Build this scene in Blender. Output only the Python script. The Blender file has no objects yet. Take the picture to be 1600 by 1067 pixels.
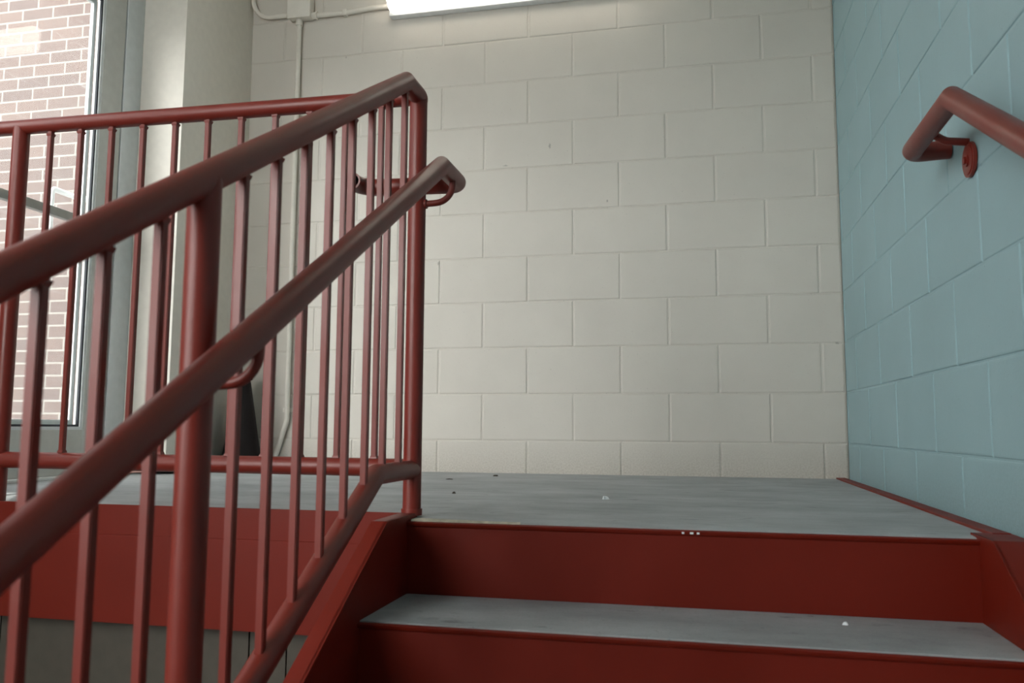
import bpy, bmesh, math, random
from mathutils import Vector, Matrix
random.seed(7)
SC = bpy.context.scene
COL = SC.collection
R = math.radians

# ------------------------------------------------------------------ helpers
def link(name, bm, mat, parent=None, smooth=None):
    bmesh.ops.recalc_face_normals(bm, faces=bm.faces)
    me = bpy.data.meshes.new(name)
    bm.to_mesh(me); bm.free()
    for m in (mat if isinstance(mat, (list, tuple)) else [mat]):
        me.materials.append(m)
    if smooth is not None:
        for p in me.polygons: p.use_smooth = True
        me.set_sharp_from_angle(angle=R(smooth))
    o = bpy.data.objects.new(name, me); COL.objects.link(o)
    if parent is not None:
        o.parent = parent
        o.matrix_parent_inverse = Matrix.Translation(parent.location).inverted()
    return o

def thing(name, label, cat, loc=(0, 0, 0), group=None):
    o = bpy.data.objects.new(name, None); COL.objects.link(o)
    o.empty_display_size = .1
    o.location = loc
    o['label'] = label; o['category'] = cat
    if group: o['group'] = group
    return o

def tag(o, label, cat, group=None):
    o['label'] = label; o['category'] = cat
    if group: o['group'] = group
    return o

def struct(o, label=None):
    o['kind'] = 'structure'
    if label: o['label'] = label
    return o

def B(): return bmesh.new()

def box(bm, x0, x1, y0, y1, z0, z1, bev=0, mi=0):
    g = bmesh.ops.create_cube(bm, size=1)
    vs = g['verts']
    for v in vs:
        v.co = Vector((x0 + (v.co.x + .5) * (x1 - x0), y0 + (v.co.y + .5) * (y1 - y0), z0 + (v.co.z + .5) * (z1 - z0)))
    fs = {f for v in vs for f in v.link_faces}
    for f in fs: f.material_index = mi
    if bev:
        es = list({e for v in vs for e in v.link_edges})
        r = bmesh.ops.bevel(bm, geom=es, offset=bev, segments=2, affect='EDGES', profile=.5)
        for f in r['faces']: f.material_index = mi
    return bm

def fillet(pts, rad, n=6):
    """round the inner corners of a polyline; rad may be a list per corner (0 = mitre)"""
    pts = [Vector(p) for p in pts]; out = [pts[0]]
    for i in range(1, len(pts) - 1):
        r = rad[i - 1] if isinstance(rad, (list, tuple)) else rad
        p, a, b = pts[i], pts[i - 1], pts[i + 1]
        u = (a - p).normalized(); v = (b - p).normalized()
        if r <= 0: out.append(p); continue
        ang = u.angle(v); t = r / math.tan(ang / 2)
        c = p + (u + v).normalized() * (r / math.sin(ang / 2))
        s = p + u * t - c; e = p + v * t - c
        tot = s.angle(e); ax = s.cross(e).normalized()
        for k in range(n + 1):
            out.append(c + Matrix.Rotation(tot * k / n, 3, ax) @ s)
    out.append(pts[-1]); return out

def sweep(bm, pts, r, seg=20, n0=None, n1=None, cap0=True, cap1=True, square=False):
    pts = [Vector(p) for p in pts]; T = [(pts[i + 1] - pts[i]).normalized() for i in range(len(pts) - 1)]
    a = Vector((0, 0, 1)) if abs(T[0].z) < .9 else Vector((1, 0, 0))
    u = T[0].cross(a).normalized(); w = T[0].cross(u).normalized()
    if square: seg = 4
    off = math.pi / 4 if square else 0; rr = r * math.sqrt(2) if square else r
    rings = []
    for i, p in enumerate(pts):
        if i == 0: t = T[0]; n = Vector(n0).normalized() if n0 else t
        elif i == len(pts) - 1: t = T[-1]; n = Vector(n1).normalized() if n1 else t
        else: t = T[i - 1]; n = (T[i - 1] + T[i]).normalized()
        ring = []
        for k in range(seg):
            th = off + 2 * math.pi * k / seg
            c = u * math.cos(th) * rr + w * math.sin(th) * rr
            c = c - t * (c.dot(n) / t.dot(n))
            ring.append(bm.verts.new(p + c))
        rings.append(ring)
        if 0 < i < len(pts) - 1:
            q = T[i - 1].rotation_difference(T[i]); u = q @ u; w = q @ w
    for i in range(len(rings) - 1):
        for k in range(seg):
            bm.faces.new((rings[i][k], rings[i][(k + 1) % seg], rings[i + 1][(k + 1) % seg], rings[i + 1][k]))
    if cap0: bm.faces.new(rings[0][::-1])
    if cap1: bm.faces.new(rings[-1])
    return rings

def prism(bm, poly, x0, x1, axis='x'):
    """extrude a polygon (list of (y,z)) from x0 to x1"""
    a = [bm.verts.new((x0, y, z)) for y, z in poly]; b = [bm.verts.new((x1, y, z)) for y, z in poly]
    n = len(poly)
    bm.faces.new(a); bm.faces.new(b[::-1])
    for i in range(n): bm.faces.new((a[i], b[i], b[(i + 1) % n], a[(i + 1) % n]))

# ------------------------------------------------------------------ materials
def srgb(r, g, b):
    f = lambda c: c / 255 / 12.92 if c / 255 <= .04045 else ((c / 255 + .055) / 1.055) ** 2.4
    return (f(r), f(g), f(b), 1)

class NT:
    def __init__(s, name):
        s.m = bpy.data.materials.new(name); s.m.use_nodes = True
        s.t = s.m.node_tree; s.t.nodes.clear()
        s.out = s.n('ShaderNodeOutputMaterial')
    def n(s, typ, **k):
        o = s.t.nodes.new(typ)
        for a, v in k.items(): setattr(o, a, v)
        return o
    def l(s, a, b): s.t.links.new(a, b)
    def noise(s, scale, detail=3, rough=.5, vec=None):
        o = s.n('ShaderNodeTexNoise'); o.inputs['Scale'].default_value = scale
        o.inputs['Detail'].default_value = detail; o.inputs['Roughness'].default_value = rough
        if vec: s.l(vec, o.inputs['Vector'])
        return o.outputs['Fac']
    def ramp(s, fac, stops):
        o = s.n('ShaderNodeValToRGB'); s.l(fac, o.inputs['Fac']); e = o.color_ramp.elements
        while len(e) < len(stops): e.new(.5)
        for x, (p, c) in zip(e, stops): x.position = p; x.color = c if len(c) == 4 else (*c, 1)
        return o.outputs['Color']
    def mix(s, fac, a, b, blend='MIX'):
        o = s.n('ShaderNodeMix', data_type='RGBA', blend_type=blend)
        if isinstance(fac, float): o.inputs['Factor'].default_value = fac
        else: s.l(fac, o.inputs['Factor'])
        for sock, v in ((o.inputs[6], a), (o.inputs[7], b)):
            if isinstance(v, tuple): sock.default_value = v
            else: s.l(v, sock)
        return o.outputs[2]
    def bump(s, h, strength, dist, normal=None):
        o = s.n('ShaderNodeBump'); o.inputs['Strength'].default_value = strength; o.inputs['Distance'].default_value = dist
        s.l(h, o.inputs['Height'])
        if normal: s.l(normal, o.inputs['Normal'])
        return o.outputs['Normal']
    def bsdf(s, col, rough=.5, normal=None, spec=.5, metal=0):
        o = s.n('ShaderNodeBsdfPrincipled')
        if isinstance(col, tuple): o.inputs['Base Color'].default_value = col
        else: s.l(col, o.inputs['Base Color'])
        if isinstance(rough, (int, float)): o.inputs['Roughness'].default_value = rough
        else: s.l(rough, o.inputs['Roughness'])
        o.inputs['Specular IOR Level'].default_value = spec; o.inputs['Metallic'].default_value = metal
        if normal: s.l(normal, o.inputs['Normal'])
        s.l(o.outputs[0], s.out.inputs[0]); return o
    def pos(s): return s.n('ShaderNodeNewGeometry').outputs['Position']
    def obj(s): return s.n('ShaderNodeTexCoord').outputs['Object']

def scale3(c, k): return (c[0] * k, c[1] * k, c[2] * k, 1)

def block_paint(name, col, dirt, marks=()):
    t = NT(name); p = t.pos()
    n1 = t.noise(2.2, 4, .6, p); n2 = t.noise(150, 4, .65, p); n3 = t.noise(24, 4, .65, p)
    c = t.mix(t.ramp(n1, [(.3, (0, 0, 0)), (.7, (1, 1, 1))]), scale3(col, .95), scale3(col, 1.03))
    # pores and scuffs in the paint
    pores = t.ramp(n2, [(.0, (1, 1, 1)), (.29, (1, 1, 1)), (.34, (0, 0, 0))])
    c = t.mix(t.n('ShaderNodeMath', operation='MULTIPLY').outputs[0] if False else pores, c, scale3(col, .62))
    # grime splashed along the foot of the wall
    sep = t.n('ShaderNodeSeparateXYZ'); t.l(p, sep.inputs[0])
    mr = t.n('ShaderNodeMapRange'); t.l(sep.outputs['Z'], mr.inputs['Value'])
    mr.inputs['From Min'].default_value = .16; mr.inputs['From Max'].default_value = -.02
    g = t.n('ShaderNodeMath', operation='MULTIPLY'); t.l(mr.outputs[0], g.inputs[0])
    t.l(t.ramp(n2, [(.38, (.12, .12, .12)), (.62, (.5, .5, .5))]), g.inputs[1])
    c = t.mix(g.outputs[0], c, dirt)
    # scuffs where something knocked the wall
    for (mx, mz, wx_, wz_, k) in marks:
        sb = t.n('ShaderNodeVectorMath', operation='SUBTRACT'); t.l(p, sb.inputs[0]); sb.inputs[1].default_value = (mx, 0, mz)
        ml = t.n('ShaderNodeVectorMath', operation='MULTIPLY'); t.l(sb.outputs[0], ml.inputs[0]); ml.inputs[1].default_value = (1 / wx_, 0, 1 / wz_)
        ln = t.n('ShaderNodeVectorMath', operation='LENGTH'); t.l(ml.outputs[0], ln.inputs[0])
        ad = t.n('ShaderNodeMath', operation='ADD'); t.l(ln.outputs['Value'], ad.inputs[0]); t.l(n2, ad.inputs[1])
        c = t.mix(t.ramp(ad.outputs[0], [(.75, (k, k, k)), (.98, (0, 0, 0))]), c, scale3(col, .35))
    nb = t.bump(t.noise(130, 5, .7, p), .35, .0012)
    nb = t.bump(n3, .3, .002, nb)
    t.bsdf(c, .48, nb, .4); return t.m

def red_paint(name, col, rough=.34, spec=.5):
    t = NT(name); p = t.obj()
    n1 = t.noise(5, 3, .5, p); n2 = t.noise(60, 4, .6, p)
    c = t.mix(t.ramp(n1, [(.3, (0, 0, 0)), (.7, (1, 1, 1))]), scale3(col, .92), scale3(col, 1.06))
    c = t.mix(t.ramp(n2, [(.72, (0, 0, 0)), (.8, (1, 1, 1))]), c, scale3(col, .7))
    rg = t.ramp(n1, [(.3, (rough - .06,) * 3), (.7, (rough + .08,) * 3)])
    t.bsdf(c, rg, t.bump(n2, .12, .0015), spec); return t.m

def concrete(name, col):
    t = NT(name); p = t.pos()
    mp = t.n('ShaderNodeMapping'); t.l(p, mp.inputs['Vector']); mp.inputs['Scale'].default_value = (1, 1.8, 2)
    n1 = t.noise(3.2, 6, .65, mp.outputs[0]); n2 = t.noise(40, 5, .7, p); n3 = t.noise(11, 4, .6, mp.outputs[0])
    c = t.mix(t.ramp(n1, [(.32, (0, 0, 0)), (.68, (1, 1, 1))]), scale3(col, .72), scale3(col, 1.14))
    c = t.mix(t.ramp(n3, [(.62, (0, 0, 0)), (.72, (.85, .85, .85))]), c, scale3(col, .52))
    c = t.mix(t.ramp(n2, [(.28, (1, 1, 1)), (.36, (0, 0, 0))]), c, scale3(col, .55))
    c = t.mix(t.ramp(n2, [(.68, (0, 0, 0)), (.76, (.6, .6, .6))]), c, scale3(col, 1.5))
    n4 = t.noise(210, 4, .75, p)
    c = t.mix(t.ramp(n4, [(.30, (.85, .85, .85)), (.42, (0, 0, 0))]), c, scale3(col, .5))
    c = t.mix(t.ramp(n4, [(.60, (0, 0, 0)), (.72, (.5, .5, .5))]), c, scale3(col, 1.35))
    t.bsdf(c, .6, t.bump(n4, .3, .0015, t.bump(n2, .35, .003, t.bump(n1, .3, .006))), .35); return t.m

def plain(name, col, rough=.5, metal=0, spec=.5, var=.06, bump=.05, sc=30):
    t = NT(name); p = t.obj(); n = t.noise(sc, 3, .5, p)
    c = t.mix(t.ramp(n, [(.3, (0, 0, 0)), (.7, (1, 1, 1))]), scale3(col, 1 - var), scale3(col, 1 + var))
    t.bsdf(c, rough, t.bump(n, bump, .002), spec, metal); return t.m

def glass(name):
    t = NT(name)
    tr = t.n('ShaderNodeBsdfTransparent'); tr.inputs[0].default_value = (.93, .96, .95, 1)
    gl = t.n('ShaderNodeBsdfGlossy'); gl.inputs['Roughness'].default_value = .02
    fr = t.n('ShaderNodeFresnel'); 
    geo = t.n('ShaderNodeNewGeometry'); io = t.n('ShaderNodeMapRange'); t.l(geo.outputs['Backfacing'], io.inputs['Value'])
    io.inputs['To Min'].default_value = 1.5; io.inputs['To Max'].default_value = 1 / 1.5; t.l(io.outputs[0], fr.inputs['IOR'])
    mx = t.n('ShaderNodeMixShader'); t.l(fr.outputs[0], mx.inputs[0]); t.l(tr.outputs[0], mx.inputs[1]); t.l(gl.outputs[0], mx.inputs[2])
    # dusty film and wiping scratches that scatter a little light
    p = t.pos(); mp = t.n('ShaderNodeMapping'); t.l(p, mp.inputs['Vector'])
    mp.inputs['Rotation'].default_value = (R(38), 0, 0); mp.inputs['Scale'].default_value = (1, 2, 60)
    sc = t.ramp(t.noise(1.6, 4, .6, mp.outputs[0]), [(.62, (.07, .07, .07)), (.75, (.18, .18, .18))])
    df = t.n('ShaderNodeBsdfTranslucent'); df.inputs[0].default_value = (.8, .84, .84, 1)
    m2 = t.n('ShaderNodeMixShader'); t.l(sc, m2.inputs[0]); t.l(mx.outputs[0], m2.inputs[1]); t.l(df.outputs[0], m2.inputs[2])
    t.l(m2.outputs[0], t.out.inputs[0]); return t.m

def emit(name, col, strength):
    t = NT(name); e = t.n('ShaderNodeEmission'); e.inputs[0].default_value = col; e.inputs[1].default_value = strength
    t.l(e.outputs[0], t.out.inputs[0]); return t.m

def brick_mat(name):
    t = NT(name); p = t.pos()
    sep = t.n('ShaderNodeSeparateXYZ'); t.l(p, sep.inputs[0])
    cb = t.n('ShaderNodeCombineXYZ'); t.l(sep.outputs['X'], cb.inputs[0]); t.l(sep.outputs['Z'], cb.inputs[1])
    mp = t.n('ShaderNodeMapping'); t.l(cb.outputs[0], mp.inputs['Vector']); mp.inputs['Location'].default_value = (.05, .012, 0)
    b = t.n('ShaderNodeTexBrick'); t.l(mp.outputs[0], b.inputs['Vector'])
    b.inputs['Scale'].default_value = 1; b.inputs['Brick Width'].default_value = .2032; b.inputs['Row Height'].default_value = .0677
    b.inputs['Mortar Size'].default_value = .0055; b.inputs['Mortar Smooth'].default_value = .15; b.inputs['Bias'].default_value = 0
    b.inputs['Color1'].default_value = srgb(76, 57, 52); b.inputs['Color2'].default_value = srgb(90, 69, 61)
    b.inputs['Mortar'].default_value = srgb(128, 122, 115)
    c = t.mix(t.ramp(t.noise(30, 4, .6, p), [(.3, (.85, .85, .85)), (.7, (1, 1, 1))]), (0, 0, 0, 1), b.outputs['Color'])
    inv = t.n('ShaderNodeMath', operation='SUBTRACT'); inv.inputs[0].default_value = 1; t.l(b.outputs['Fac'], inv.inputs[1])
    t.bsdf(c, .85, t.bump(inv.outputs[0], .6, .006), .2); return t.m

RED = srgb(120, 37, 26)
M = dict(
    cream=block_paint('cream_block_paint', (.655, .61, .555, 1), (.30, .25, .20, 1),
        ((-1.209, 1.451, .012, .030, .6), (-1.411, 1.373, .028, .008, .5), (-.953, 1.185, .010, .014, .6), (-1.722, .936, .012, .016, .5), (-.028, .545, .020, .012, .5), (-2.20, 1.96, .008, .012, .5))),
    teal=block_paint('teal_block_paint', (.30, .452, .495, 1), (.18, .25, .25, 1)),
    creamflat=plain('cream_smooth_paint', (.76, .715, .65, 1), .5, var=.03, bump=.03),
    red=red_paint('red_rail_paint', RED, .40),
    redsteel=red_paint('red_stair_paint', srgb(112, 27, 12), .5, .25),
    conc=concrete('grey_concrete', (.375, .39, .40, 1)),
    nose=plain('cream_chipped_edge', srgb(185, 178, 160), .8, var=.25, bump=.6, sc=60),
    alu=plain('grey_anodised_aluminium', (.58, .585, .56, 1), .42, 0, .5, .04, .02),
    frame=plain('pale_aluminium_frame', (.68, .71, .72, 1), .4, 0, .5, .04, .02),
    bead=plain('pale_glazing_bead', (.75, .78, .80, 1), .4),
    gasket_and_gap_shade=plain('dark_rubber_and_gap_shade', (.03, .035, .045, 1), .6),
    glass=glass('dusty_door_glass'),
    barm=plain('brushed_push_bar', (.35, .36, .35, 1), .35, .6),
    white=plain('white_coating', (.85, .86, .86, 1), .4),
    brick=brick_mat('brown_brick'),
    dark=plain('dark_underside_paint', (.078, .067, .053, 1), .6, var=.08, bump=.2),
    lens=emit('lit_white_lens', (1, .93, .80, 1), 6.0),
    houswhite=plain('white_fixture_housing', (.80, .82, .84, 1), .4),
    black=plain('black_rubber_and_bore_shade', (.014, .011, .011, 1), .7, spec=.15, var=.1),
    ceil=plain('off_white_ceiling', (.66, .65, .60, 1), .8),
    lowfloor=concrete('lower_concrete', (.22, .22, .22, 1)),
    asphalt=plain('pavement_grey', (.30, .30, .29, 1), .9),
    paper=plain('white_paper', (.86, .88, .90, 1), .7),
    leaf=plain('dark_crumb', (.05, .04, .03, 1), .8),
)

# ------------------------------------------------------------------ the room
XL, YF, ZLOW, ZC = -2.91, -5.4, -1.53, 2.75       # left wall, front wall, lower floor, ceiling
BH, BL, BED = .2032, .4064, .1401                  # concrete block module and first bed joint

def block_wall(bm, u0, u1, z0, z1, phase, place):
    """running bond of painted blocks; phase = u of a head joint in the course under the first bed joint"""
    k0 = math.floor((z0 - BED) / BH); k1 = math.ceil((z1 - BED) / BH)
    for k in range(k0, k1):
        ph = phase + (0 if k % 2 else BL / 2)
        za, zb = max(z0, BED + k * BH), min(z1, BED + (k + 1) * BH)
        if zb - za < .004: continue
        n0 = math.floor((u0 - ph) / BL); n1 = math.ceil((u1 - ph) / BL)
        for n in range(n0, n1):
            ua, ub = max(u0, ph + n * BL), min(u1, ph + (n + 1) * BL)
            if ub - ua < .004: continue
            jd = .0025; d = [random.uniform(-.0005, .0005) for _ in range(4)]
            jx = random.uniform(.0024, .0040); jz = random.uniform(.0014, .0030)
            def ring(ix, iz, dd):
                ix = min(ix, (ub - ua) * .45); iz = min(iz, (zb - za) * .45)
                return [bm.verts.new(place(u, z, e)) for (u, z), e in zip(
                    ((ua + ix, za + iz), (ub - ix, za + iz), (ub - ix, zb - iz), (ua + ix, zb - iz)), dd)]
            r0 = ring(0, 0, [jd] * 4); r1 = ring(jx, jz, [jd] * 4)
            r2 = ring(jx + .0025, jz + .0022, [e + .0005 for e in d]); r3 = ring(jx + .006, jz + .006, d)
            for a, b in ((r0, r1), (r1, r2), (r2, r3)):
                for i in range(4): bm.faces.new((a[i], a[(i + 1) % 4], b[(i + 1) % 4], b[i]))
            bm.faces.new(r3)

bm = B(); block_wall(bm, -2.75, 0.0, -.02, ZC, -.0878, lambda u, z, d: (u, d, z))
box(bm, -2.95, .2, .02, .2, ZLOW, ZC)
struct(link('wall_back', bm, M['cream']), 'cream painted concrete block wall behind the landing')
bm = B(); block_wall(bm, YF + .002, 0.0, ZLOW, ZC, -.2356, lambda u, z, d: (d, u, z))
box(bm, .02, .2, YF, .2, ZLOW, ZC); box(bm, .006, .03, -1.9, 0, ZLOW, -.02)
struct(link('wall_right', bm, M['teal']), 'teal painted concrete block wall beside the stairs')
bm = B(); FW = (-2.88, -1.95, .50, 2.68)
box(bm, -3.1, .2, YF - .2, YF, ZLOW, FW[2]); box(bm, -3.1, .2, YF - .2, YF, FW[3], ZC)
box(bm, -3.1, FW[0], YF - .2, YF, FW[2], FW[3]); box(bm, FW[1], .2, YF - .2, YF, FW[2], FW[3])
struct(link('wall_front', bm, M['creamflat']))
bm = B(); box(bm, -3.1, .2, YF - .2, .2, ZC, ZC + .15)
struct(link('ceiling', bm, M['ceil']))
bm = B(); box(bm, -3.1, .2, YF - .2, .2, ZLOW - .15, ZLOW)
struct(link('floor_lower', bm, M['lowfloor']))
# pilaster in the corner between door and block wall: stands a finger's width off the floor
bm = B(); box(bm, XL - .15, -2.70, -.53, .02, .012, ZC, .003)
struct(link('wall_corner', bm, M['creamflat'], smooth=40), 'smooth cream pier between the glass door and the block wall')
# left wall round the glazing
bm = B()
box(bm, XL - .15, XL, -1.92, -.53, 2.12, ZC)                 # over the door
box(bm, XL - .15, XL, -2.02, -1.86, ZLOW, 2.12)              # pier past the door
box(bm, XL - .15, XL, -1.86, .0, ZLOW, -.02)                 # below the landing
W0, W1, WZ0, WZ1 = -2.75, -2.02, .95, 2.45
V0, V1, VZ0, VZ1 = -5.2, -3.75, -.25, 2.25
box(bm, XL - .15, XL, V1, -2.02, WZ1, ZC)                    # over the window past the door
box(bm, XL - .15, XL, V1, -2.02, ZLOW, WZ0)                  # under it
box(bm, XL - .15, XL, V1, W0, WZ0, WZ1)
box(bm, XL - .15, XL, YF, V1, VZ1, ZC)                       # round the tall window behind
box(bm, XL - .15, XL, YF, V1, ZLOW, VZ0)
box(bm, XL - .15, XL, YF, V0, VZ0, VZ1)
box(bm, XL - .15, XL, -2.02, -1.86, 2.12, WZ1)
struct(link('wall_left', bm, M['creamflat']))
# wall under the landing, sheeted with panels that leave open seams
bm = B(); xs = [XL, -2.30, -1.614, -1.519, -.6, 0]
for a, b in zip(xs, xs[1:]):
    box(bm, a + .0015, b - .0015, -1.73, -1.70, ZLOW, -.16, .001)
box(bm, XL, 0, -1.70, -1.60, ZLOW, -.16)
struct(link('wall_under', bm, M['dark']), 'drab panelled wall under the landing')

# landing slab with rounded, chipped front edge in the stair opening
bm = B()
box(bm, XL, 0, -1.776, .0, -.10, 0)
prism(bm, [(-1.776, -.04), (-1.819, -.04), (-1.8195, -.010), (-1.815, -.004), (-1.806, -.001), (-1.79, 0), (-1.776, 0)], -1.193, -.083)
struct(link('floor', bm, M['conc']), 'grey concrete landing floor at the top of the stairs')
# cream chipped patch of mortar at the foot of the corner post
bm = B(); nx = 30
prev = None
for i in range(nx + 1):
    x = -1.193 + .24 * i / nx; w = .028 * (1 - i / nx) ** 1.3 + .0015 + random.uniform(0, .003)
    row = [bm.verts.new((x, -1.8203, -.008)), bm.verts.new((x, -1.812 + random.uniform(-.001, .001), .0012)), bm.verts.new((x, -1.812 + w, .0006)), bm.verts.new((x, -1.812 + w + .002, -.002))]
    if prev:
        for a in range(3): bm.faces.new((prev[a], prev[a + 1], row[a + 1], row[a]))
    prev = row
struct(link('trim_edge', bm, M['nose'], smooth=50), 'cream chipped mortar along the landing edge')

# red steel channel carrying the landing edge
bm = B()
sc = [(-1.782, .010), (-1.782, -.0595), (-1.7812, -.0605), (-1.782, -.0615), (-1.782, -.264), (-1.735, -.264), (-1.735, -.256), (-1.774, -.256), (-1.774, .010)]
prism(bm, sc, XL, -1.2)
tag(link('landing_beam', bm, M['redsteel']), 'dark red steel channel along the front of the landing left of the stairs', 'beam')
bm = B(); box(bm, -.050, -.016, -1.79, -.004, -.10, .006, .002)
struct(link('trim_side', bm, M['redsteel']), 'thin red steel flange between landing floor and teal wall')

# ------------------------------------------------------------------ staircase
st = thing('staircase', 'red steel staircase with grey concrete treads climbing to the landing', 'stairs', (-.64, -1.82, ZLOW))
RISE, RUN, NS = .153, .255, 9
def stringer_poly(d=0):
    y1 = -1.945
    yb = -4.25; zt = .010
    zb = zt + (yb - y1) * .6
    return [(-1.764, zt), (y1, zt), (yb, zb), (yb, max(zb - .25, ZLOW)), (y1 + .1, zt - .33), (-1.764, zt - .30)]
bm = B()
P = stringer_poly()
prism(bm, P, -1.2035, -1.197)
# flange, turned away from the steps, with a rolled edge
top = P[:3]; F = [(y, z) for y, z in top] + [(y, z - .009) for y, z in top[::-1]]
prism(bm, F, -1.231, -1.2)
so = link('stringer', bm, M['redsteel'], st)
bm = B(); P2 = [(-1.775, .004), (-1.895, .004), (-4.25, .004 - 2.355 * .6), (-4.25, max(.004 - 2.355 * .6 - .25, ZLOW)), (-1.8, -.33), (-1.775, -.30)]
prism(bm, P2, -.083, -.0765)
top = P2[:3]; F = list(top) + [(y, z - .009) for y, z in top[::-1]]
prism(bm, F, -.08, -.014)
link('stringer', bm, M['redsteel'], st)
for i in range(NS + 1):
    yt = -1.825 - RUN * i; zt = -RISE * i
    bm = B(); lip = .004
    prism(bm, [(yt + .004, zt - RISE), (yt + .0005, zt - RISE), (yt, zt - .014), (yt - .005, zt - .011), (yt - .006, zt - .005), (yt - .001, zt - .002), (yt + .004, zt - .003)], -1.197, -.083)
    if i == 0:      # paint flaked off the top edge
        for q in (-.622, -.606, -.593): box(bm, q, q + random.uniform(.004, .009), yt - .0068, yt - .005, zt - .0095, zt - .0055, 0, 1)
    link('riser', bm, [M['redsteel'], M['paper']], st, smooth=50)
    if i < NS:
        bm = B(); z1 = zt - RISE
        box(bm, -1.197, -.083, yt - RUN + .004, yt + .0005, z1 - .035, z1, .0015)
        link('tread', bm, M['conc'], st)

# ------------------------------------------------------------------ guard railing with its handrail
rl = thing('guard_railing', 'red tubular steel guard railing up the left of the stairs and along the landing edge', 'railing', (-1.212, -1.758, 0))
GX, GY, GZ = -1.212, -1.758, .971
TR, PR, HR = .0205, .0205, .0208
yb, zb = -1.846, .968                     # where the sloping rail turns level
yend = -3.75
SL = .6
def ztop(y): return zb + SL * (min(y, yb) - yb)
bm = B()
sweep(bm, [(GX, yend, ztop(yend)), (GX, yb, zb), (GX, GY, zb)], .0212, 28, n1=(0, 1, 1))
link('top_rail', bm, M['red'], rl, 40)
bm = B(); sweep(bm, [(GX, GY, zb), (GX, GY, .006)], PR, 28, n0=(0, -1, -1))
sweep(bm, [(GX, GY, .018), (GX, GY, .004)], PR + .003, 28)
link('post', bm, M['red'], rl, 40)
XE = XL + .01
bm = B(); sweep(bm, [(XE, GY, GZ + .012), (GX - .004, GY, GZ - .003)], .0195, 28)
link('top_rail', bm, M['red'], rl, 40)
bm = B(); sweep(bm, [(XE, GY, .113), (GX, GY, .107)], .0205, 28)
link('bottom_rail', bm, M['red'], rl, 40)
ybb, zbb, SLB = -1.975, .104, .585
def zbot(y): return zbb + SLB * (min(y, ybb) - ybb)
bm = B(); sweep(bm, [(GX, yend, zbot(yend)), (GX, ybb, zbb), (GX, GY, .104)], .0205, 28)
link('bottom_rail', bm, M['red'], rl, 40)
# intermediate posts
for y in (-2.590, -3.60):
    bm = B(); sweep(bm, [(GX, y, .010 + (y + 1.945) * .6 - .01), (GX, y, ztop(y))], .0215, 28)
    link('post', bm, M['red'], rl, 40)
bm = B(); sweep(bm, [(-2.311, GY, .008), (-2.311, GY, GZ + .005)], PR, 28); link('post', bm, M['red'], rl, 40)

def baluster(x, y, z0, z1):
    bm = B(); w = .0064
    for za, zb_, wa, wb in ((z0, z1, w, w),):
        g = box(bm, x - w, x + w, y - w, y + w, za, zb_)
    es = [e for e in bm.edges if abs(e.verts[0].co.z - e.verts[1].co.z) > .1]
    bmesh.ops.bevel(bm, geom=es, offset=.0014, segments=2, affect='EDGES')
    # weld beads where the bar meets the rails
    for z, s in (((z1 - .0215, -1),) if y < GY - .02 else ((z0 + .0225, 1), (z1 - .0215, -1))):
        vs = []
        for k, (ww, dz) in enumerate(((w + .0018, -.003), (w + .0009, .001), (w - .0004, .004))):
            vs.append([bm.verts.new((x + a * ww, y + b * ww, z + s * dz)) for a, b in ((-1, -1), (1, -1), (1, 1), (-1, 1))])
        for a, b in zip(vs, vs[1:]):
            for i in range(4): bm.faces.new((a[i], a[(i + 1) % 4], b[(i + 1) % 4], b[i]))
    return link('baluster', bm, M['red'], rl)
SP = .0924
ys = [-1.758 - SP * k for k in range(1, 9)] + [-2.676, -2.769, -2.855] + [-2.855 - SP * k for k in range(1, 8)]
for y in ys: baluster(GX, y, zbot(y), ztop(y) - .004)
SG = 1.099 / 12
for k in range(1, 12): baluster(GX - SG * k, GY, .107 + .0004 * k, GZ)
for k in range(1, 6): baluster(-2.311 - SG * k, GY, .112, GZ + .006)

# handrail on brackets, turning round the corner post
HX, yh, zh = -1.135, -1.818, .778
bm = B()
path = [(HX, yend, zh + SL * (yend - yh)), (HX, yh, zh), (HX, -1.672, zh), (-1.385, -1.672, zh + .006), (-1.385, -1.735, zh + .006)]
path = fillet(path, [0, .026, .045], 7)
rings = sweep(bm, path, HR, 28, cap1=False)
# open pipe end: wall thickness and a bore coloured black for the shade inside
e = path[-1]; d = (path[-1] - path[-2]).normalized()
a = [bm.verts.new(e + (v.co - e) * .80) for v in rings[-1]]
b = [bm.verts.new(e - d * .055 + (v.co - e) * .80) for v in rings[-1]]
n = len(a)
for i in range(n):
    j = (i + 1) % n
    bm.faces.new((rings[-1][i], rings[-1][j], a[j], a[i]))
    f = bm.faces.new((a[i], a[j], b[j], b[i])); f.material_index = 1
f = bm.faces.new(b); f.material_index = 1
hr = link('handrail', bm, [M['red'], M['black']], rl, 40)
for y, zt in ((GY, zh), (-2.590, zh + SL * (-2.590 - yh))):
    bm = B()
    zl = zt - (.068 if y == GY else .064)
    p = fillet([(GX + .015, y, zl), (HX + .006, y + .004, zl + .004), (HX + .007, y + .004, zt - .008)], [.040], 8)
    sweep(bm, p, .0074, 14)
    sweep(bm, [(GX + .019, y, zl), (GX + .024, y, zl)], .011, 14)
    b = link('bracket', bm, M['red'], hr, 40)

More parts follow.
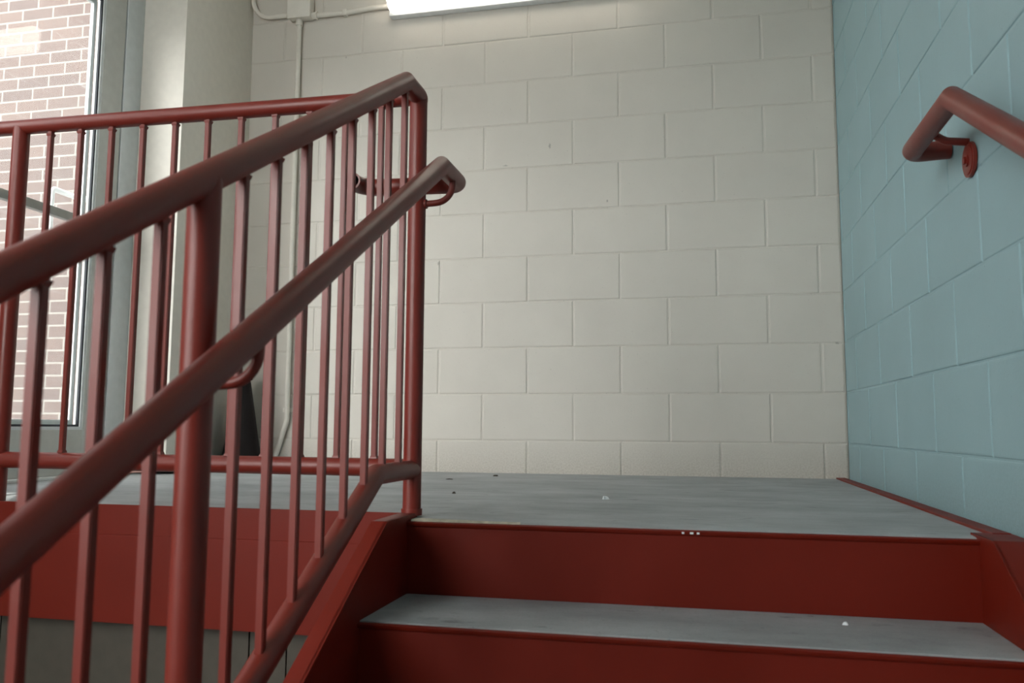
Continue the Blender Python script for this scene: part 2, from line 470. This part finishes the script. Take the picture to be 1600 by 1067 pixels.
# ------------------------------------------------------------------ handrail on the teal wall
wx, wy, wz = -.088, -1.815, .848
wr = thing('wall_handrail', 'red tubular handrail bracketed to the teal block wall', 'handrail', (0, -1.62, .78))
bm = B()
path = fillet([(wx, -3.9, wz + .6 * (-3.9 - wy)), (wx, wy, wz), (wx, -1.490, wz - .004), (-.004, -1.490, wz)], [0, .025], 6)
sweep(bm, path, .0222, 28)
link('rail', bm, M['red'], wr, 40)
for y, dz in ((-1.630, 0), (-2.9, -.65)):
    bm = B(); z = wz + dz
    p = fillet([(wx + .012, y - .006, z - .012), (wx + .036, y - .004, z - .027), (-.006, y, z - .031)], [.03], 6)
    sweep(bm, p, .0085, 14)
    br = link('bracket', bm, M['red'], wr, 40)
    bm = B(); sweep(bm, [(-.0015, y, z - .070), (-.0085, y, z - .070)], .0385, 36); sweep(bm, [(-.0085, y, z - .070), (-.0105, y, z - .070)], .033, 36)
    link('wall_plate', bm, M['red'], br, 30)
    bm = B(); sweep(bm, [(-.010, y, z - .072), (-.013, y, z - .072)], .013, 20); sweep(bm, [(-.013, y, z - .072), (-.018, y, z - .072)], .008, 6)
    link('bolt', bm, M['red'], br, 30)

# ------------------------------------------------------------------ lamp, box and conduits on the back wall
lt = thing('wall_light', 'lit fluorescent wraparound lamp mounted high on the cream block wall', 'lamp', (-1.37, 0, 2.2))
x0, x1 = -1.98, -.76
bm = B(); box(bm, x0 + .012, x1 - .012, -.044, -.002, 2.119, 2.262, .003)
link('housing', bm, M['houswhite'], lt, 40)
bm = B(); prof = []
for k in range(17):
    th = math.pi * k / 16
    prof.append((-.044 - .066 * math.sin(th) ** .7, 2.197 - .067 * math.cos(th)))
prism(bm, prof, x0 + .018, x1 - .018)
bmesh.ops.bevel(bm, geom=[e for e in bm.edges if abs(e.verts[0].co.x - e.verts[1].co.x) < 1e-5 and min(e.verts[0].co.y, e.verts[1].co.y) < -.046], offset=.012, segments=3, affect='EDGES')
dl = link('diffuser', bm, M['lens'], lt, 50); dl['label'] = 'glowing white lens'

jb = thing('junction_box', 'cream painted square junction box beside the lamp high on the block wall', 'electrical box', (-2.43, 0, 2.24))
bm = B(); box(bm, -2.486, -2.372, -.052, -.002, 2.160, 2.315, .004); link('box', bm, M['creamflat'], jb, 40)
bm = B(); box(bm, -2.489, -2.369, -.056, -.051, 2.157, 2.319, .002); link('cover_plate', bm, M['creamflat'], jb, 40)

cd = thing('conduit', 'thin cream vertical conduit running down the block wall below the junction box', 'conduit', (-2.44, 0, 0), 'conduits')
bm = B()
p = fillet([(-2.440, -.020, 2.162), (-2.437, -.020, .225), (-2.492, -.020, .045), (-2.494, -.020, .001)], [.08, .05], 6)
sweep(bm, p, .0115, 16); link('pipe', bm, M['creamflat'], cd, 40)
bm = B(); sweep(bm, [(-2.440, -.020, 2.162), (-2.440, -.020, 2.132)], .016, 16); link('connector', bm, M['creamflat'], cd, 40)
bm = B(); box(bm, -2.437 - .03, -2.437 + .03, -.006, -.001, .262, .282, .001); sweep(bm, [(-2.437, -.020, .262), (-2.437, -.020, .282)], .0135, 16)
link('strap', bm, M['creamflat'], cd, 40)
cd = thing('conduit', 'cream conduit stub bending up from the left side of the junction box', 'conduit', (-2.6, 0, 2.2), 'conduits')
bm = B(); sweep(bm, fillet([(-2.488, -.020, 2.192), (-2.70 + .008, -.020, 2.192), (-2.682, -.020, 2.70)], [.10], 10), .0115, 16)
link('pipe', bm, M['creamflat'], cd, 40)
cd = thing('conduit', 'short cream conduit running level from the junction box to the lamp', 'conduit', (-2.2, 0, 2.17), 'conduits')
bm = B(); sweep(bm, fillet([(-2.373, -.020, 2.176), (-2.2, -.020, 2.172), (-2.08, -.020, 2.182), (-1.97, -.016, 2.184)], [.2, .2], 5), .0115, 16)
link('pipe', bm, M['creamflat'], cd, 40)
bm = B(); sweep(bm, [(-2.373, -.020, 2.176), (-2.345, -.020, 2.1755)], .0165, 16); sweep(bm, [(-2.352, -.020, 2.176), (-2.345, -.020, 2.1755)], .019, 6)
link('connector', bm, M['creamflat'], cd, 40)
bm = B(); box(bm, -2.212, -2.192, -.032, .001, 2.158, 2.187, .002); link('strap', bm, M['creamflat'], cd, 40)

# ------------------------------------------------------------------ glazed door in the left wall
def tube_box(name, x0, x1, y0, y1, z0, z1, m, parent, bev=.002):
    bm = B(); box(bm, x0, x1, y0, y1, z0, z1, bev); return link(name, bm, m, parent, 40)
dr = bpy.data.objects.new('door_1', None); COL.objects.link(dr); dr.location = (XL, -1.2, 0)
struct(dr, 'grey aluminium glass door with a push bar at the left end of the landing')
bm = B()
D0, D1 = -1.72, -.640                        # leaf from hinge to lock stile
box(bm, XL - .045, XL, D1 - .118, D1, .012, 2.045, .002)
box(bm, XL - .045, XL, D0, D0 + .118, .012, 2.045, .002)
box(bm, XL - .045, XL, D0 + .118, D1 - .118, .012, .180, .002)
box(bm, XL - .045, XL, D0 + .118, D1 - .118, 1.935, 2.045, .002)
link('leaf_frame', bm, M['alu'], dr, 40)
GA, GB, G0, G1 = D0 + .118, D1 - .118, .180, 1.935
bm = B()
for w, x, d in ((.011, XL - .012, 0),):
    pass
def ringbox(bm, off, w, xa, xb):
    a, b, c, d_ = GA + off, GB - off, G0 + off, G1 - off
    box(bm, xa, xb, b - w, b, c, d_); box(bm, xa, xb, a, a + w, c, d_)
    box(bm, xa, xb, a + w, b - w, c, c + w); box(bm, xa, xb, a + w, b - w, d_ - w, d_)
bm = B(); ringbox(bm, 0, .012, XL - .012, XL - .003); link('glazing_bead', bm, M['bead'], dr)
bm = B(); ringbox(bm, .012, .008, XL - .016, XL - .008); box(bm, XL - .036, XL - .010, D1 + .0005, D1 + .0055, .02, 2.045); link('gasket_and_gap_shade', bm, M['gasket_and_gap_shade'], dr)  # dark strip beside the lock stile stands in for shade in the gap
bm = B(); ringbox(bm, .020, .018, XL - .044, XL - .030); link('glazing_bead', bm, M['bead'], dr)
tube_box('glass', XL - .026, XL - .020, GA + .004, GB - .004, G0 + .004, G1 - .004, M['glass'], dr, 0)
bm = B(); box(bm, XL + .045, XL + .072, D0 + .05, D1 - .13, .950, .985, .006)
box(bm, XL, XL + .072, D1 - .165, D1 - .095, .940, .995, .005); box(bm, XL, XL + .072, D0 + .02, D0 + .09, .940, .995, .005)
link('push_bar', bm, M['barm'], dr, 40)
bm = B(); sweep(bm, fillet([(XL - .045, D1 - .06, 1.115), (XL - .115, D1 - .06, 1.115), (XL - .115, D1 - .22, 1.115), (XL - .115, D1 - .22, .86), (XL - .045, D1 - .06, .86)], [.02, .02, .02], 4), .011, 14)
link('pull_handle', bm, M['white'], dr, 40)
# frame
bm = B()
box(bm, XL - .11, XL + .004, -.634, -.530, .0, 2.12, .002)
box(bm, XL - .11, XL - .04, -.648, -.634, .0, 2.06)
box(bm, XL - .11, XL + .004, -1.86, -1.728, .0, 2.12, .002)
box(bm, XL - .11, XL + .004, -1.728, -.634, 2.055, 2.12, .002)
struct(link('trim_1', bm, M['frame'], smooth=40), 'grey aluminium door frame')
bm = B(); box(bm, XL - .11, XL + .035, -1.728, -.53, -.004, .011, .003)
struct(link('trim_2', bm, M['white'], smooth=40), 'pale threshold under the glass door')

# windows that light the stairwell: one beyond the door, a big one in the front wall
for nm, a0, a1, z0, z1 in (('window_1', W0, W1, WZ0, WZ1), ('window_3', V0, V1, VZ0, VZ1)):
    w = bpy.data.objects.new(nm, None); COL.objects.link(w); w.location = (XL, (a0 + a1) / 2, z0); struct(w)
    bm = B()
    for a, b, c, d_ in ((a0, a0 + .06, z0, z1), (a1 - .06, a1, z0, z1), (a0 + .06, a1 - .06, z0, z0 + .06), (a0 + .06, a1 - .06, z1 - .06, z1)):
        box(bm, XL - .11, XL - .02, a, b, c, d_, .002)
    link('window_frame', bm, M['alu'], w)
    tube_box('glass', XL - .07, XL - .064, a0 + .05, a1 - .05, z0 + .05, z1 - .05, M['glass'], w, 0)
w = bpy.data.objects.new('window_2', None); COL.objects.link(w); w.location = ((FW[0] + FW[1]) / 2, YF, FW[2]); struct(w)
bm = B()
for a, b, c, d_ in ((FW[0], FW[0] + .05, FW[2], FW[3]), (FW[1] - .05, FW[1], FW[2], FW[3]), (FW[0] + .05, FW[1] - .05, FW[2], FW[2] + .05), (FW[0] + .05, FW[1] - .05, FW[3] - .05, FW[3])):
    box(bm, a, b, YF - .11, YF - .02, c, d_, .002)
link('window_frame', bm, M['alu'], w)
tube_box('glass', FW[0] + .04, FW[1] - .04, YF - .07, YF - .064, FW[2] + .04, FW[3] - .04, M['glass'], w, 0)

# outside: brick wing and pavement
bm = B(); box(bm, -16, -2.96, .26, .46, -1.6, 3.2)
struct(link('wall_outside', bm, M['brick']), 'brown brick outside wall seen through the glass door')
bm = B(); box(bm, -30, XL - .15, -30, .26, -.2, -.05)
struct(link('ground', bm, M['asphalt']))

# ------------------------------------------------------------------ loose things on the landing and steps
co = thing('traffic_cone', 'dark tapered cone standing in the corner by the cream pier', 'cone', (-2.585, -.15, 0))
bm = B(); rings = []
for z, hw in ((.012, .098), (.03, .094), (.07, .086), (.40, .030), (.407, .027)):
    rg = []
    for k in range(24):
        th = 2 * math.pi * k / 24; c, s = math.cos(th), math.sin(th)
        q = (abs(c) ** 3 + abs(s) ** 3) ** (-1 / 3)
        v = Matrix.Rotation(R(20), 3, 'Z') @ Vector((c * hw * q * .93, s * hw * q * .93, z))
        rg.append(bm.verts.new(v + Vector((-2.585, -.15, 0))))
    rings.append(rg)
for a, b in zip(rings, rings[1:]):
    for k in range(24): bm.faces.new((a[k], a[(k + 1) % 24], b[(k + 1) % 24], b[k]))
bm.faces.new(rings[0]); bm.faces.new(rings[-1])
link('cone_body', bm, M['black'], co, 40)
bm = B(); box(bm, -2.585 - .115, -2.585 + .115, -.15 - .115, -.15 + .115, .0, .014, .004); link('base_plate', bm, M['black'], co, 40)
bm = B(); sweep(bm, [(-2.585, -.15, .405), (-2.585, -.15, .432)], .036, 16); link('collar', bm, M['black'], co, 40)

def scrap(name, x, y, z, sx, sy, h, mat, rot=0):
    bm = B(); n = 9; c = bm.verts.new((0, 0, h)); ring = []; low = []
    for k in range(n):
        th = 2 * math.pi * k / n; q = random.uniform(.6, 1.1)
        ring.append(bm.verts.new((math.cos(th) * sx * q * .7, math.sin(th) * sy * q * .7, h * random.uniform(.4, 1))))
        low.append(bm.verts.new((math.cos(th) * sx * q, math.sin(th) * sy * q, 0)))
    for k in range(n):
        j = (k + 1) % n
        bm.faces.new((c, ring[k], ring[j])); bm.faces.new((ring[k], low[k], low[j], ring[j]))
    bm.faces.new(low)
    o = link(name, bm, mat); o.location = (x, y, z); o.rotation_euler.z = rot; return o
tag(scrap('paper_scrap', -.842, -1.192, 0, .013, .008, .009, M['paper'], .4), 'small white paper scrap in the middle of the landing floor', 'paper scrap', 'scraps and crumbs')
tag(scrap('paper_scrap', -.333, -1.90, -.153, .006, .005, .006, M['paper']), 'tiny white paper scrap on the top step', 'paper scrap', 'scraps and crumbs')
tag(scrap('crumb', -1.304, -1.119, 0, .008, .006, .006, M['leaf']), 'dark crumb on the landing floor just right of the railing corner post', 'crumb', 'scraps and crumbs')
tag(scrap('crumb', -1.389, -.234, 0, .013, .008, .006, M['leaf'], .3), 'dark crumb on the landing floor close to the cream wall', 'crumb', 'scraps and crumbs')
tag(scrap('crumb', -1.51, -.487, 0, .020, .005, .004, M['leaf'], .2), 'thin dark sliver on the landing floor behind the corner post', 'crumb', 'scraps and crumbs')

# ------------------------------------------------------------------ light
w = bpy.data.worlds.new('sky'); SC.world = w; w.use_nodes = True
nt = w.node_tree; nt.nodes.clear()
out = nt.nodes.new('ShaderNodeOutputWorld'); bg = nt.nodes.new('ShaderNodeBackground')
# bright overcast sky, with a glow added at front left to brighten the pier
tc = nt.nodes.new('ShaderNodeTexCoord'); dp = nt.nodes.new('ShaderNodeVectorMath'); dp.operation = 'DOT_PRODUCT'
nt.links.new(tc.outputs['Generated'], dp.inputs[0]); dp.inputs[1].default_value = Vector((-.12, -.93, .30)).normalized()
mr = nt.nodes.new('ShaderNodeMapRange'); nt.links.new(dp.outputs['Value'], mr.inputs['Value'])
mr.inputs['From Min'].default_value = .45; mr.inputs['From Max'].default_value = 1; mr.interpolation_type = 'SMOOTHSTEP'
cm = nt.nodes.new('ShaderNodeMix'); cm.data_type = 'RGBA'; nt.links.new(mr.outputs[0], cm.inputs['Factor'])
k0, k1 = 3.2, 20.0
cm.inputs[6].default_value = (.92 * k0, .94 * k0, 1.0 * k0, 1); cm.inputs[7].default_value = (1.0 * k1, .955 * k1, .94 * k1, 1)
nt.links.new(cm.outputs[2], bg.inputs[0]); bg.inputs[1].default_value = 1.0
nt.links.new(bg.outputs[0], out.inputs[0])

sl = bpy.data.lights.new('sun', 'SUN'); sl.energy = 7.0; sl.angle = R(.6); sl.color = (1, .96, .90)
so = bpy.data.objects.new('sun', sl); COL.objects.link(so); so.location = (-8, 8, 12)
so.rotation_euler = Vector((.30, -.45, -.84)).to_track_quat('-Z', 'Y').to_euler()

# ------------------------------------------------------------------ camera
cam = bpy.data.cameras.new('camera'); co = bpy.data.objects.new('camera', cam); COL.objects.link(co)
cam.sensor_width = 36; cam.lens = 28.994; cam.clip_start = .02
Rm = ((0.9761, 0.2171, 0.0052), (-0.0173, 0.1017, -0.9947), (-0.2165, 0.9708, 0.1030))
m3 = Matrix((Rm[0], [-v for v in Rm[1]], [-v for v in Rm[2]])).transposed()
m3 = m3.to_quaternion().to_matrix()
co.matrix_world = Matrix.Translation((-.5899, -3.5304, .1997)) @ m3.to_4x4()
cam.dof.use_dof = True; cam.dof.focus_distance = 2.6; cam.dof.aperture_fstop = 5.6
SC.camera = co
SC.cycles.use_denoising = True
SC.cycles.max_bounces = 12; SC.cycles.diffuse_bounces = 6; SC.cycles.transparent_max_bounces = 12
SC.cycles.caustics_reflective = False; SC.cycles.caustics_refractive = False
SC.cycles.sample_clamp_indirect = 6
vs = SC.view_settings
vs.view_transform = 'Standard'; vs.look = 'None'; vs.gamma = 1; vs.use_curve_mapping = False
vs.exposure = -0.22
